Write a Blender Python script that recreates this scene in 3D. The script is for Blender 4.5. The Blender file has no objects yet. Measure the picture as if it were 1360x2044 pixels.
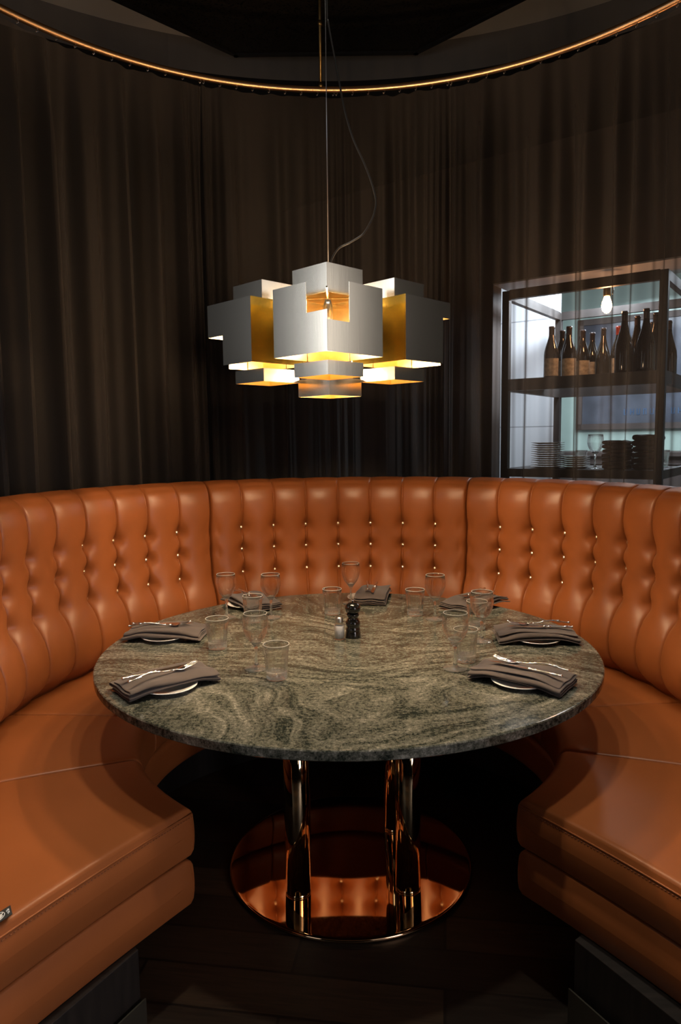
import bpy, math, random
from mathutils import Matrix, Vector, noise
random.seed(7)
D2R = math.radians
S = bpy.context.scene
COL = S.collection

# ------------------------------------------------------------------ camera
CAMZ = 1.3982
cam = bpy.data.cameras.new('camera')
cam.sensor_fit = 'VERTICAL'
cam.sensor_height = 36.0
cam.lens = 36.0 * 1405.2 / 2044
cam.clip_start = 0.02
co = bpy.data.objects.new('camera', cam)
COL.objects.link(co)
co.matrix_world = (Matrix.Translation((0, 0, CAMZ)) @ Matrix.Rotation(math.pi / 2 - 0.1027, 4, 'X')
                   @ Matrix.Rotation(-0.0128, 4, 'Z'))
S.camera = co

# ------------------------------------------------------------------ exposure, world
S.view_settings.view_transform = 'Standard'
S.view_settings.look = 'None'
S.view_settings.gamma = 1
S.view_settings.use_curve_mapping = False
S.view_settings.exposure = 0.0
W = bpy.data.worlds.new('world')
S.world = W
W.use_nodes = True
W.node_tree.nodes['Background'].inputs[0].default_value = (0.6, 0.7, 0.8, 1)
W.node_tree.nodes['Background'].inputs[1].default_value = 0.004
S.cycles.max_bounces = 14
S.cycles.transparent_max_bounces = 24
S.cycles.transmission_bounces = 12
S.cycles.glossy_bounces = 8
S.cycles.diffuse_bounces = 4
S.cycles.sample_clamp_indirect = 4.0
S.cycles.sample_clamp_direct = 0.0
S.cycles.caustics_reflective = True
S.cycles.caustics_refractive = True
S.cycles.blur_glossy = 0.6
S.cycles.use_denoising = True

BULB = 2900.0           # pendant bulbs
WARM = (1.0, 0.68, 0.39)


def area(name, loc, target, sx, sy, power, color, spread=180):
    l = bpy.data.lights.new(name, 'AREA')
    l.shape = 'RECTANGLE'
    l.size, l.size_y, l.energy, l.color = sx, sy, power, color
    l.spread = D2R(spread)
    o = bpy.data.objects.new(name, l)
    COL.objects.link(o)
    o.location = loc
    o.rotation_euler = (Vector(target) - Vector(loc)).to_track_quat('-Z', 'Y').to_euler()
    return o


# daylight windows and room lights behind the camera, kitchen ceiling light, added fills marked below
area('window_light_left', (-2.3, -1.6, 2.2), (-0.1, 2.1, 1.5), 0.9, 1.3, 4.5, (0.86, 0.92, 1.0))
area('window_light_right', (2.0, -1.7, 1.9), (-0.6, 2.0, 0.9), 1.8, 1.8, 5, (0.95, 0.93, 0.97))
area('added_fill_right', (2.0, -0.9, 1.15), (-0.9, 1.2, 0.3), 0.9, 1.1, 5.5, (1.0, 0.88, 0.90), 60)  # added fill to brighten the left bench end, no actual doorway
area('entrance_light_left', (-3.2, 1.62, 2.2), (0, 1.95, 1.7), 0.4, 1.0, 7.0, (1.0, 0.97, 0.92))
area('entrance_light_right', (3.2, 1.66, 2.2), (0, 1.95, 1.7), 0.5, 1.0, 2.4, (1.0, 0.88, 0.75))
area('kitchen_light', (2.3, 4.95, 2.5), (2.4, 5.0, 0.0), 1.6, 1.2, 100, (0.78, 0.90, 1.0))
area('kitchen_wall_fill', (1.62, 4.35, 2.42), (1.25, 5.05, 1.15), 0.7, 0.2, 80, (0.85, 0.93, 1.0))  # added fill aimed at the white kitchen wall, no actual fitting


def spot(name, loc, target, power, color, size=46, blend=0.5, radius=0.06):
    l = bpy.data.lights.new(name, 'SPOT')
    l.energy, l.color, l.spot_size, l.spot_blend, l.shadow_soft_size = power, color, D2R(size), blend, radius
    o = bpy.data.objects.new(name, l)
    COL.objects.link(o)
    o.location = loc
    o.rotation_euler = (Vector(target) - Vector(loc)).to_track_quat('-Z', 'Y').to_euler()


# ceiling downlights above the table, out of the frame
spot('downlight_left', (-0.55, 1.15, 3.85), (-0.1, 1.95, 0.7), 96, (1.0, 0.87, 0.70))
spot('downlight_right', (0.60, 1.10, 3.85), (0.1, 1.95, 0.7), 96, (1.0, 0.87, 0.70))
spot('downlight_middle', (0.05, 1.75, 3.85), (0.0, 2.0, 0.7), 75, (1.0, 0.87, 0.70))


# ------------------------------------------------------------------ mesh helpers
class MB:
    def __init__(s):
        s.v, s.f, s.m, s.sm = [], [], [], []

    def add(s, v, f, mi=0, smooth=False, M=None):
        b = len(s.v)
        for p in v:
            p = Vector(p)
            s.v.append(tuple(M @ p if M else p))
        for q in f:
            s.f.append(tuple(b + i for i in q))
            s.m.append(mi)
            s.sm.append(smooth)
        return s

    def box(s, c, d, mi=0, M=None):
        x, y, z = c
        a, b, e = d[0] / 2, d[1] / 2, d[2] / 2
        v = [(x + i * a, y + j * b, z + k * e) for k in (-1, 1) for j in (-1, 1) for i in (-1, 1)]
        f = [(0, 2, 3, 1), (4, 5, 7, 6), (0, 1, 5, 4), (2, 6, 7, 3), (0, 4, 6, 2), (1, 3, 7, 5)]
        return s.add(v, f, mi, False, M)

    def lathe(s, prof, n=32, mi=0, M=None, smooth=True, flute=None):
        v, f = [], []
        for (r, z) in prof:
            for i in range(n):
                a = 2 * math.pi * i / n
                rr = r
                if flute and flute[1] <= z <= flute[2]:
                    rr = r * (1 - flute[3] * (0.5 + 0.5 * math.cos(a * flute[0])))
                v.append((rr * math.cos(a), rr * math.sin(a), z))
        for j in range(len(prof) - 1):
            for i in range(n):
                k = (i + 1) % n
                f.append((j * n + i, j * n + k, (j + 1) * n + k, (j + 1) * n + i))
        if prof[0][0] > 1e-5:
            f.append(tuple(range(n))[::-1])
        if prof[-1][0] > 1e-5:
            f.append(tuple((len(prof) - 1) * n + i for i in range(n)))
        return s.add(v, f, mi, smooth, M)

    def tube(s, pts, r, n=8, mi=0, closed=False, M=None, sx=1.0):
        pts = [Vector(p) for p in pts]
        rs = r if isinstance(r, (list, tuple)) else [r] * len(pts)
        v, f = [], []
        up = Vector((0, 0, 1))
        N = len(pts)
        prev = None
        for i, p in enumerate(pts):
            a = pts[(i - 1) % N] if (closed or i > 0) else p
            b = pts[(i + 1) % N] if (closed or i < N - 1) else p
            t = (b - a).normalized()
            x = prev if prev is not None else (t.cross(up) if abs(t.z) < 0.9 else t.cross(Vector((0, 1, 0))))
            x = (x - t * x.dot(t)).normalized()
            prev = x
            y = t.cross(x)
            for k in range(n):
                w = 2 * math.pi * k / n
                v.append(p + x * math.cos(w) * rs[i] * sx + y * math.sin(w) * rs[i])
        for i in range(N - (0 if closed else 1)):
            j = (i + 1) % N
            for k in range(n):
                q = (k + 1) % n
                f.append((i * n + k, i * n + q, j * n + q, j * n + k))
        if not closed:
            f.append(tuple(range(n))[::-1])
            f.append(tuple((N - 1) * n + k for k in range(n)))
        return s.add(v, f, mi, True, M)

    def prism(s, poly, z0, z1, mi=0, M=None, top=None):
        n = len(poly)
        v = [(x, y, z0) for x, y in poly] + [(x, y, z1) for x, y in poly]
        s.add(v, [tuple(range(n))[::-1]], mi, False, M)
        s.add(v, [tuple(range(n, 2 * n))], mi if top is None else top, False, M)
        s.add(v, [(i, (i + 1) % n, n + (i + 1) % n, n + i) for i in range(n)], mi, False, M)
        return s

    def build(s, name, mats, parent=None, bevel=0, loc=None):
        me = bpy.data.meshes.new(name)
        me.from_pydata(s.v, [], s.f)
        if not isinstance(mats, (list, tuple)):
            mats = [mats]
        for m in mats:
            me.materials.append(m)
        me.polygons.foreach_set('material_index', s.m)
        me.polygons.foreach_set('use_smooth', s.sm)
        me.update()
        o = bpy.data.objects.new(name, me)
        COL.objects.link(o)
        if parent:
            o.parent = parent
        if loc:
            o.location = loc
        if bevel:
            b = o.modifiers.new('bevel', 'BEVEL')
            b.width = bevel
            b.segments = 2
            b.limit_method = 'ANGLE'
            b.angle_limit = D2R(40)
        return o


def empty(name, label, cat, loc=(0, 0, 0), rz=0.0, group=None):
    o = bpy.data.objects.new(name, None)
    o.empty_display_size = 0.05
    COL.objects.link(o)
    o.location = loc
    o.rotation_euler = (0, 0, rz)
    return tag(o, label, cat, group)


def tag(o, label, cat, group=None):
    o['label'] = label
    o['category'] = cat
    if group:
        o['group'] = group
    return o


def structure(o):
    o['kind'] = 'structure'
    return o


def dup(root, loc, rz, label, scale=1.0):
    r = root.copy()
    COL.objects.link(r)
    r.location = loc
    r.rotation_euler = (0, 0, rz)
    r.scale = (scale,) * 3
    r['label'] = label
    for c in list(root.children):
        k = c.copy()
        COL.objects.link(k)
        k.parent = r
        for g in list(c.children):
            q = g.copy()
            COL.objects.link(q)
            q.parent = k
    return r


# ------------------------------------------------------------------ material helpers
class NT:
    def __init__(s, name):
        s.m = bpy.data.materials.new(name)
        s.m.use_nodes = True
        s.t = s.m.node_tree
        s.b = s.t.nodes['Principled BSDF']
        s.out = s.t.nodes['Material Output']

    def n(s, kind, **kw):
        x = s.t.nodes.new('ShaderNode' + kind)
        for k, v in kw.items():
            if k in x.inputs:
                x.inputs[k].default_value = v
            else:
                setattr(x, k, v)
        return x

    def l(s, a, b):
        s.t.links.new(a, b)

    def ramp(s, fac, stops):
        r = s.n('ValToRGB')
        e = r.color_ramp.elements
        while len(e) < len(stops):
            e.new(0.5)
        for x, (p, c) in zip(e, stops):
            x.position = p
            x.color = c if len(c) == 4 else (*c, 1)
        s.l(fac, r.inputs[0])
        return r.outputs[0]

    def bump(s, h, strength=0.2, dist=0.002):
        b = s.n('Bump', Strength=strength, Distance=dist)
        s.l(h, b.inputs['Height'])
        s.l(b.outputs[0], s.b.inputs['Normal'])


def mat(name, col, rough=0.5, metal=0.0, noise_amt=0.0, scale=20.0, bump=0.0, bscale=200.0, bdist=0.001,
        spec=0.5, coat=0.0, emis=None, estr=0.0, trans=0.0, sheen=0.0, stretch=None, rvar=0.0):
    t = NT(name)
    b = t.b
    b.inputs['Base Color'].default_value = (*col, 1)
    b.inputs['Roughness'].default_value = rough
    b.inputs['Metallic'].default_value = metal
    b.inputs['Specular IOR Level'].default_value = spec
    b.inputs['Coat Weight'].default_value = coat
    b.inputs['Coat Roughness'].default_value = 0.05
    b.inputs['Transmission Weight'].default_value = trans
    b.inputs['Sheen Weight'].default_value = sheen
    if emis:
        b.inputs['Emission Color'].default_value = (*emis, 1)
        b.inputs['Emission Strength'].default_value = estr
    tc = t.n('TexCoord')
    mp = t.n('Mapping')
    if stretch:
        mp.inputs['Scale'].default_value = stretch
    t.l(tc.outputs['Object'], mp.inputs[0])
    nz = t.n('TexNoise', Scale=scale, Detail=6.0)
    t.l(mp.outputs[0], nz.inputs['Vector'])
    if noise_amt:
        lo = tuple(c * (1 - noise_amt) for c in col)
        hi = tuple(min(1, c * (1 + noise_amt)) for c in col)
        t.l(t.ramp(nz.outputs['Fac'], [(0.3, lo), (0.7, hi)]), b.inputs['Base Color'])
    if rvar:
        mr = t.n('MapRange')
        mr.inputs['To Min'].default_value = max(0, rough - rvar)
        mr.inputs['To Max'].default_value = rough + rvar
        t.l(nz.outputs['Fac'], mr.inputs['Value'])
        t.l(mr.outputs[0], b.inputs['Roughness'])
    if bump:
        n2 = t.n('TexNoise', Scale=bscale, Detail=4.0)
        t.l(mp.outputs[0], n2.inputs['Vector'])
        t.bump(n2.outputs['Fac'], bump, bdist)
    return t.m


def thin_glass(name, tint=(0.995, 0.995, 0.99), refl=1.45):
    t = NT(name)
    tr = t.n('BsdfTransparent')
    tr.inputs[0].default_value = (*tint, 1)
    gl = t.n('BsdfGlass', IOR=refl)
    gl.inputs['Roughness'].default_value = 0.0
    # both faces of the thin wall reflect alike (Schlick curve)
    fa = t.n('LayerWeight', Blend=0.5)
    pw = t.n('Math', operation='POWER')
    pw.inputs[1].default_value = 1.3
    t.l(fa.outputs['Facing'], pw.inputs[0])
    ma = t.n('Math', operation='MULTIPLY_ADD')
    ma.inputs[1].default_value = 1.0
    ma.inputs[2].default_value = 0.05
    t.l(pw.outputs[0], ma.inputs[0])
    mx = t.n('MixShader')
    t.l(ma.outputs[0], mx.inputs[0])
    t.l(tr.outputs[0], mx.inputs[1])
    t.l(gl.outputs[0], mx.inputs[2])
    t.l(mx.outputs[0], t.out.inputs[0])
    return t.m


def solid_glass(name, rough=0.0, painted_glow=0.10):  # diffuse white share paints in the brightness of light gathered by the glass
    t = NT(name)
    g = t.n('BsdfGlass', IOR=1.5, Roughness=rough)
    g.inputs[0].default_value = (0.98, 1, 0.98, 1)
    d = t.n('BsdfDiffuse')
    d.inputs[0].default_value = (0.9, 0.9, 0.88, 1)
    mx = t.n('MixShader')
    mx.inputs[0].default_value = painted_glow
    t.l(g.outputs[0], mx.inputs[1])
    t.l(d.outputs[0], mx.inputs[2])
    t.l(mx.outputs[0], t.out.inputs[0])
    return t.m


M = {}
M['leather'] = mat('tan_leather', (0.238, 0.073, 0.020), 0.40, noise_amt=0.10, scale=3.0, bump=0.10, bscale=420, bdist=0.0006,
                   spec=0.4, rvar=0.05)
M['seam'] = mat('leather_seam', (0.16, 0.05, 0.018), 0.6)
M['brass_button'] = mat('polished_brass', (1.0, 0.90, 0.68), 0.36, 1.0)
M['copper'] = mat('polished_copper', (0.80, 0.50, 0.28), 0.03, 1.0)
M['leg_brass'] = mat('polished_leg_brass', (0.80, 0.62, 0.38), 0.05, 1.0)
M['rail'] = mat('rail_copper', (0.85, 0.52, 0.28), 0.34, 1.0)
M['rod'] = mat('aged_brass', (0.35, 0.24, 0.10), 0.4, 1.0)
M['steel_lamp'] = mat('brushed_steel', (0.82, 0.80, 0.75), 0.19, 1.0, noise_amt=0.06, scale=9, stretch=(40, 40, 0.6))
M['brass_lamp'] = mat('lamp_brass', (0.93, 0.74, 0.38), 0.24, 1.0, noise_amt=0.05, scale=9, stretch=(40, 40, 0.6))
for k_ in ('steel_lamp',):
    nt_ = M[k_].node_tree
    b_ = nt_.nodes['Principled BSDF']
    b_.inputs['Anisotropic'].default_value = 0.1
    tg_ = nt_.nodes.new('ShaderNodeTangent')
    tg_.direction_type = 'RADIAL'
    tg_.axis = 'Z'
    nt_.links.new(tg_.outputs[0], b_.inputs['Tangent'])
M['brass_gold'] = mat('gold_slot_brass', (0.50, 0.37, 0.08), 0.14, 1.0, noise_amt=0.05, scale=9, stretch=(40, 40, 0.6))
M['steel'] = mat('cutlery_steel', (0.88, 0.87, 0.85), 0.2, 1.0)
M['steel_satin'] = mat('satin_steel', (0.5, 0.5, 0.48), 0.35, 1.0)
M['white_china'] = mat('white_china', (0.82, 0.81, 0.78), 0.12, coat=0.6)
M['napkin'] = mat('taupe_cloth', (0.052, 0.041, 0.038), 0.9, noise_amt=0.15, scale=12, bump=0.3, bscale=900, bdist=0.0005, sheen=0.2)
M['dark_cloth'] = mat('dark_cloth', (0.05, 0.035, 0.03), 0.95, noise_amt=0.2, bump=0.3, bscale=600)
M['black_gloss'] = mat('black_lacquer', (0.006, 0.006, 0.006), 0.08, coat=0.5)
M['black_iron'] = mat('black_iron', (0.018, 0.015, 0.014), 0.5, noise_amt=0.3)
M['salt'] = mat('salt', (0.85, 0.85, 0.85), 0.9, bump=0.5, bscale=1500)
M['thin_glass'] = thin_glass('thin_glass')
M['tumbler_glass'] = thin_glass('tumbler_glass', (0.985, 0.985, 0.975), 1.55)
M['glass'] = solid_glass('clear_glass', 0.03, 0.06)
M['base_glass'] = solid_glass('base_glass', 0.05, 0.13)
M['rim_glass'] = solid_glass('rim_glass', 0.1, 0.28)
M['ceiling'] = mat('ceiling_paint', (0.80, 0.74, 0.66), 0.7, noise_amt=0.08, scale=2)
M['ring'] = mat('grey_gloss_panel', (0.20, 0.185, 0.175), 0.3, noise_amt=0.15, scale=1.5)
M['dark_wall'] = mat('dark_wall', (0.007, 0.006, 0.006), 0.8, noise_amt=0.2, scale=3)
M['hatch_wall'] = mat('hatch_wall', (0.045, 0.034, 0.03), 0.7, noise_amt=0.2, scale=3)
M['soffit'] = mat('soffit_paint', (0.35, 0.33, 0.32), 0.6)
M['wood_dark'] = mat('dark_oak', (0.008, 0.006, 0.005), 0.5, noise_amt=0.5, scale=6, stretch=(1, 14, 1))
M['bottle'] = mat('dark_bottle_glass', (0.012, 0.010, 0.006), 0.07, spec=0.8)
M['capsule'] = mat('bottle_capsule', (0.03, 0.02, 0.02), 0.3, 0.3)
M['capsule_red'] = mat('red_capsule', (0.25, 0.03, 0.02), 0.35)
M['paper'] = mat('bottle_label_paper', (0.55, 0.46, 0.33), 0.8, noise_amt=0.3, scale=60)
M['black_cable'] = mat('black_cable', (0.012, 0.012, 0.013), 0.35)
M['wire'] = mat('steel_wire', (0.65, 0.66, 0.7), 0.3, 1.0)
M['kick'] = mat('brushed_kick_plate', (0.12, 0.115, 0.095), 0.4, 0.9)
M['tag_black'] = mat('woven_tag', (0.008, 0.012, 0.014), 0.7)
M['tag_white'] = mat('woven_print', (0.65, 0.7, 0.74), 0.7)
M['blue_print'] = mat('blue_print', (0.02, 0.07, 0.15), 0.5)
M['poster'] = mat('slate_board', (0.06, 0.07, 0.09), 0.12, noise_amt=0.35, scale=5)
M['green_tile'] = mat('green_tile', (0.33, 0.44, 0.40), 0.35, noise_amt=0.08, scale=4)
M['chrome'] = mat('chrome', (0.85, 0.85, 0.85), 0.06, 1.0)


def emit(name, col, st):
    t = NT(name)
    e = t.n('Emission')
    e.inputs[0].default_value = (*col, 1)
    e.inputs[1].default_value = st
    t.l(e.outputs[0], t.out.inputs[0])
    return t.m


M['bulb'] = emit('lit_bulb', WARM, BULB)
M['filament'] = emit('lit_filament_bulb', (1.0, 0.48, 0.2), 160)


def m_granite():
    t = NT('green_granite')
    tc = t.n('TexCoord')
    mp = t.n('Mapping')
    mp.inputs['Scale'].default_value = (1.0, 1.0, 1.0)
    t.l(tc.outputs['Object'], mp.inputs[0])
    # swirling flow: warp the coordinates with low frequency noise
    w = t.n('TexNoise', Scale=1.3, Detail=2.0)
    t.l(mp.outputs[0], w.inputs['Vector'])
    sub = t.n('VectorMath', operation='SUBTRACT')
    sub.inputs[1].default_value = (0.5, 0.5, 0.5)
    t.l(w.outputs['Color'], sub.inputs[0])
    sc = t.n('VectorMath', operation='SCALE')
    sc.inputs['Scale'].default_value = 1.15
    t.l(sub.outputs[0], sc.inputs[0])
    ad = t.n('VectorMath', operation='ADD')
    t.l(mp.outputs[0], ad.inputs[0])
    t.l(sc.outputs[0], ad.inputs[1])
    st = t.n('Mapping')
    st.inputs['Rotation'].default_value = (0, 0, 0.5)
    st.inputs['Scale'].default_value = (2.2, 9.0, 4.0)
    t.l(ad.outputs[0], st.inputs[0])
    n1 = t.n('TexNoise', Scale=2.6, Detail=10.0, Roughness=0.74, Distortion=0.35)
    t.l(st.outputs[0], n1.inputs['Vector'])
    n2 = t.n('TexNoise', Scale=95.0, Detail=4.0, Roughness=0.75)
    t.l(mp.outputs[0], n2.inputs['Vector'])
    n3 = t.n('TexNoise', Scale=300.0, Detail=2.0)
    t.l(mp.outputs[0], n3.inputs['Vector'])
    a = t.n('Math', operation='MULTIPLY')
    a.inputs[1].default_value = 0.60
    t.l(n2.outputs['Fac'], a.inputs[0])
    b = t.n('Math', operation='MULTIPLY_ADD')
    b.inputs[1].default_value = 0.80
    t.l(n1.outputs['Fac'], b.inputs[0])
    t.l(a.outputs[0], b.inputs[2])
    c = t.n('Math', operation='MULTIPLY_ADD')
    c.inputs[1].default_value = 0.22
    t.l(n3.outputs['Fac'], c.inputs[0])
    t.l(b.outputs[0], c.inputs[2])
    colr = t.ramp(c.outputs[0], [(0.69, (0.012, 0.016, 0.013)), (0.79, (0.062, 0.066, 0.053)),
                                 (0.90, (0.132, 0.134, 0.112)), (0.98, (0.26, 0.257, 0.22))])
    t.l(colr, t.b.inputs['Base Color'])
    t.b.inputs['Roughness'].default_value = 0.12
    t.b.inputs['Specular IOR Level'].default_value = 0.22
    return t.m


def m_curtain():
    t = NT('sheer_brown_voile')
    tr = t.n('BsdfTransparent')
    tr.inputs[0].default_value = (0.95, 0.93, 0.93, 1)
    df = t.n('BsdfDiffuse')
    tl = t.n('BsdfTranslucent')
    for x in (df, tl):
        x.inputs[0].default_value = (0.088, 0.076, 0.070, 1)
    m1 = t.n('MixShader')
    m1.inputs[0].default_value = 0.25
    t.l(df.outputs[0], m1.inputs[1])
    t.l(tl.outputs[0], m1.inputs[2])
    # weave: the cloth gets denser where it is seen along its surface
    lw = t.n('LayerWeight', Blend=0.35)
    mr = t.n('MapRange')
    mr.inputs['To Min'].default_value = 0.50
    mr.inputs['To Max'].default_value = 1.0
    t.l(lw.outputs['Facing'], mr.inputs['Value'])
    m2 = t.n('MixShader')
    t.l(mr.outputs[0], m2.inputs[0])
    t.l(tr.outputs[0], m2.inputs[1])
    t.l(m1.outputs[0], m2.inputs[2])
    t.l(m2.outputs[0], t.out.inputs[0])
    return t.m


def m_floor():
    t = NT('dark_parquet')
    tc = t.n('TexCoord')
    mp = t.n('Mapping')
    mp.inputs['Rotation'].default_value = (0, 0, 0.15)
    t.l(tc.outputs['Object'], mp.inputs[0])
    br = t.n('TexBrick', Scale=2.0)
    br.inputs['Color1'].default_value = (0.010, 0.008, 0.006, 1)
    br.inputs['Color2'].default_value = (0.05, 0.030, 0.016, 1)
    br.inputs['Mortar'].default_value = (0.004, 0.003, 0.002, 1)
    br.inputs['Mortar Size'].default_value = 0.008
    br.inputs['Brick Width'].default_value = 1.6
    br.inputs['Row Height'].default_value = 0.28
    t.l(mp.outputs[0], br.inputs['Vector'])
    m2 = t.n('Mapping')
    m2.inputs['Scale'].default_value = (3, 40, 1)
    t.l(mp.outputs[0], m2.inputs[0])
    nz = t.n('TexNoise', Scale=2.0, Detail=8.0, Distortion=1.0)
    t.l(m2.outputs[0], nz.inputs['Vector'])
    mx = t.n('Mix', data_type='RGBA', blend_type='MULTIPLY')
    mx.inputs[0].default_value = 0.8
    t.l(br.outputs['Color'], mx.inputs[6])
    t.l(t.ramp(nz.outputs['Fac'], [(0.3, (0.4, 0.4, 0.4)), (0.7, (1.3, 1.3, 1.3))]), mx.inputs[7])
    t.l(mx.outputs[2], t.b.inputs['Base Color'])
    t.b.inputs['Roughness'].default_value = 0.45
    return t.m


def m_white_wall():
    t = NT('white_wall_panels')
    tc = t.n('TexCoord')
    br = t.n('TexBrick', Scale=1.0, offset=0.0)
    br.inputs['Color1'].default_value = (0.62, 0.66, 0.70, 1)
    br.inputs['Color2'].default_value = (0.60, 0.64, 0.69, 1)
    br.inputs['Mortar'].default_value = (0.30, 0.32, 0.35, 1)
    br.inputs['Mortar Size'].default_value = 0.004
    br.inputs['Brick Width'].default_value = 1.2
    br.inputs['Row Height'].default_value = 0.735
    sw = t.n('SeparateXYZ')
    cb = t.n('CombineXYZ')
    t.l(tc.outputs['Object'], sw.inputs[0])
    t.l(sw.outputs[0], cb.inputs[0])
    t.l(sw.outputs[2], cb.inputs[1])
    t.l(cb.outputs[0], br.inputs['Vector'])
    t.l(br.outputs['Color'], t.b.inputs['Base Color'])
    t.b.inputs['Roughness'].default_value = 0.5
    return t.m


def m_mesh_black():
    t = NT('black_perforated_metal')
    tc = t.n('TexCoord')
    vo = t.n('TexVoronoi', Scale=55.0)
    t.l(tc.outputs['Object'], vo.inputs['Vector'])
    t.l(t.ramp(vo.outputs['Distance'], [(0.28, (0.0015, 0.0015, 0.0015)), (0.40, (0.022, 0.017, 0.012))]), t.b.inputs['Base Color'])
    t.b.inputs['Roughness'].default_value = 0.5
    return t.m


M['granite'] = m_granite()
M['curtain'] = m_curtain()
M['floor'] = m_floor()
M['white_wall'] = m_white_wall()
M['mesh_black'] = m_mesh_black()

# ------------------------------------------------------------------ the room
TX, TY = 0.018, 2.224          # axis of table and banquette
RX, RY, RR, RZ = 0.022, 2.0, 1.648, 3.105   # curtain rail circle


def pol(cx, cy, r, a, z):      # a in degrees from +y towards +x
    return (cx + r * math.sin(D2R(a)), cy + r * math.cos(D2R(a)), z)


structure(MB().box((0, 1.6, -0.05), (9.4, 10.4, 0.1)).build('floor', M['floor']))
structure(MB().box((0, 1.6, 4.10), (9.4, 10.4, 0.1)).build('ceiling', M['ceiling']))
structure(MB().box((-4.65, 1.6, 2.03), (0.1, 10.4, 4.04)).build('wall_left', M['dark_wall']))
structure(MB().box((4.65, 1.6, 2.03), (0.1, 10.4, 4.04)).build('wall_right', M['dark_wall']))
structure(MB().box((0, 6.75, 2.03), (9.2, 0.1, 4.04)).build('wall_back', M['dark_wall']))
structure(MB().box((0, -3.55, 2.03), (9.2, 0.1, 4.04)).build('wall_front', M['dark_wall']))


def arc_wall(a0, a1, z0, z1, r=3.1, th=0.08, cx=RX, cy=RY, n=40):
    mb = MB()
    v, f = [], []
    for i in range(n + 1):
        a = a0 + (a1 - a0) * i / n
        v += [pol(cx, cy, r, a, z0), pol(cx, cy, r, a, z1), pol(cx, cy, r + th, a, z1), pol(cx, cy, r + th, a, z0)]
    for i in range(n):
        b = i * 4
        for k in range(4):
            q = (k + 1) % 4
            f.append((b + k, b + q, b + 4 + q, b + 4 + k))
    f += [(0, 3, 2, 1), (n * 4, n * 4 + 1, n * 4 + 2, n * 4 + 3)]
    return mb.add(v, f, 0, False)


structure(arc_wall(-70, 70, 3.84, 4.05).build('wall_upper', M['ring']))
structure(arc_wall(-70, 5, 0.0, 3.84).build('wall_rear', M['dark_wall']))
structure(arc_wall(5, 70, 2.98, 3.84).build('wall_above_hatch', M['dark_wall']))

# black perforated ceiling panel
oc = [(-0.655, 4.96), (0.54, 4.96), (2.5, 3.0), (2.5, -1.2), (-2.6, -1.2), (-2.6, 3.015)]
p = empty('ceiling_panel', 'black perforated metal panel with angled corners hung under the ceiling', 'panel', (0, 0, 3.95))
MB().prism(oc, 0.0, 0.03).build('perforated_sheet', M['mesh_black'], p)
tr = MB()
for i in range(len(oc)):
    a, b = Vector(oc[i]), Vector(oc[(i + 1) % len(oc)])
    d = (b - a)
    c = (a + b) / 2
    tr.box((0, 0, 0), (d.length + 0.03, 0.03, 0.05), 0,
           Matrix.Translation((c.x, c.y, 0.012)) @ Matrix.Rotation(math.atan2(d.y, d.x), 4, 'Z'))
tr.build('edge_trim', M['black_iron'], p)

# ---- curtain rail
rl = empty('curtain_rail', 'curved copper curtain rail running over the dark curtains', 'curtain rail', (RX, RY, RZ))
MB().tube([pol(0, 0, RR, -100 + 200 * i / 100, 0) for i in range(101)], 0.0145, 12).build('rail_tube', M['rail'], rl)
for a in (-3.2, -75, 75):
    q = pol(0, 0, RR, a, 0)
    m_ = MB().tube([(q[0], q[1], 0.012), (q[0], q[1], 0.94)], 0.007, 10)
    m_.tube([(q[0], q[1], 0.295), (q[0], q[1], 0.315)], 0.011, 10)
    m_.tube([(q[0], q[1], 0.008), (q[0], q[1], 0.03)], 0.012, 10)
    m_.build('support_rod', M['rod'], rl)

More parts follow.
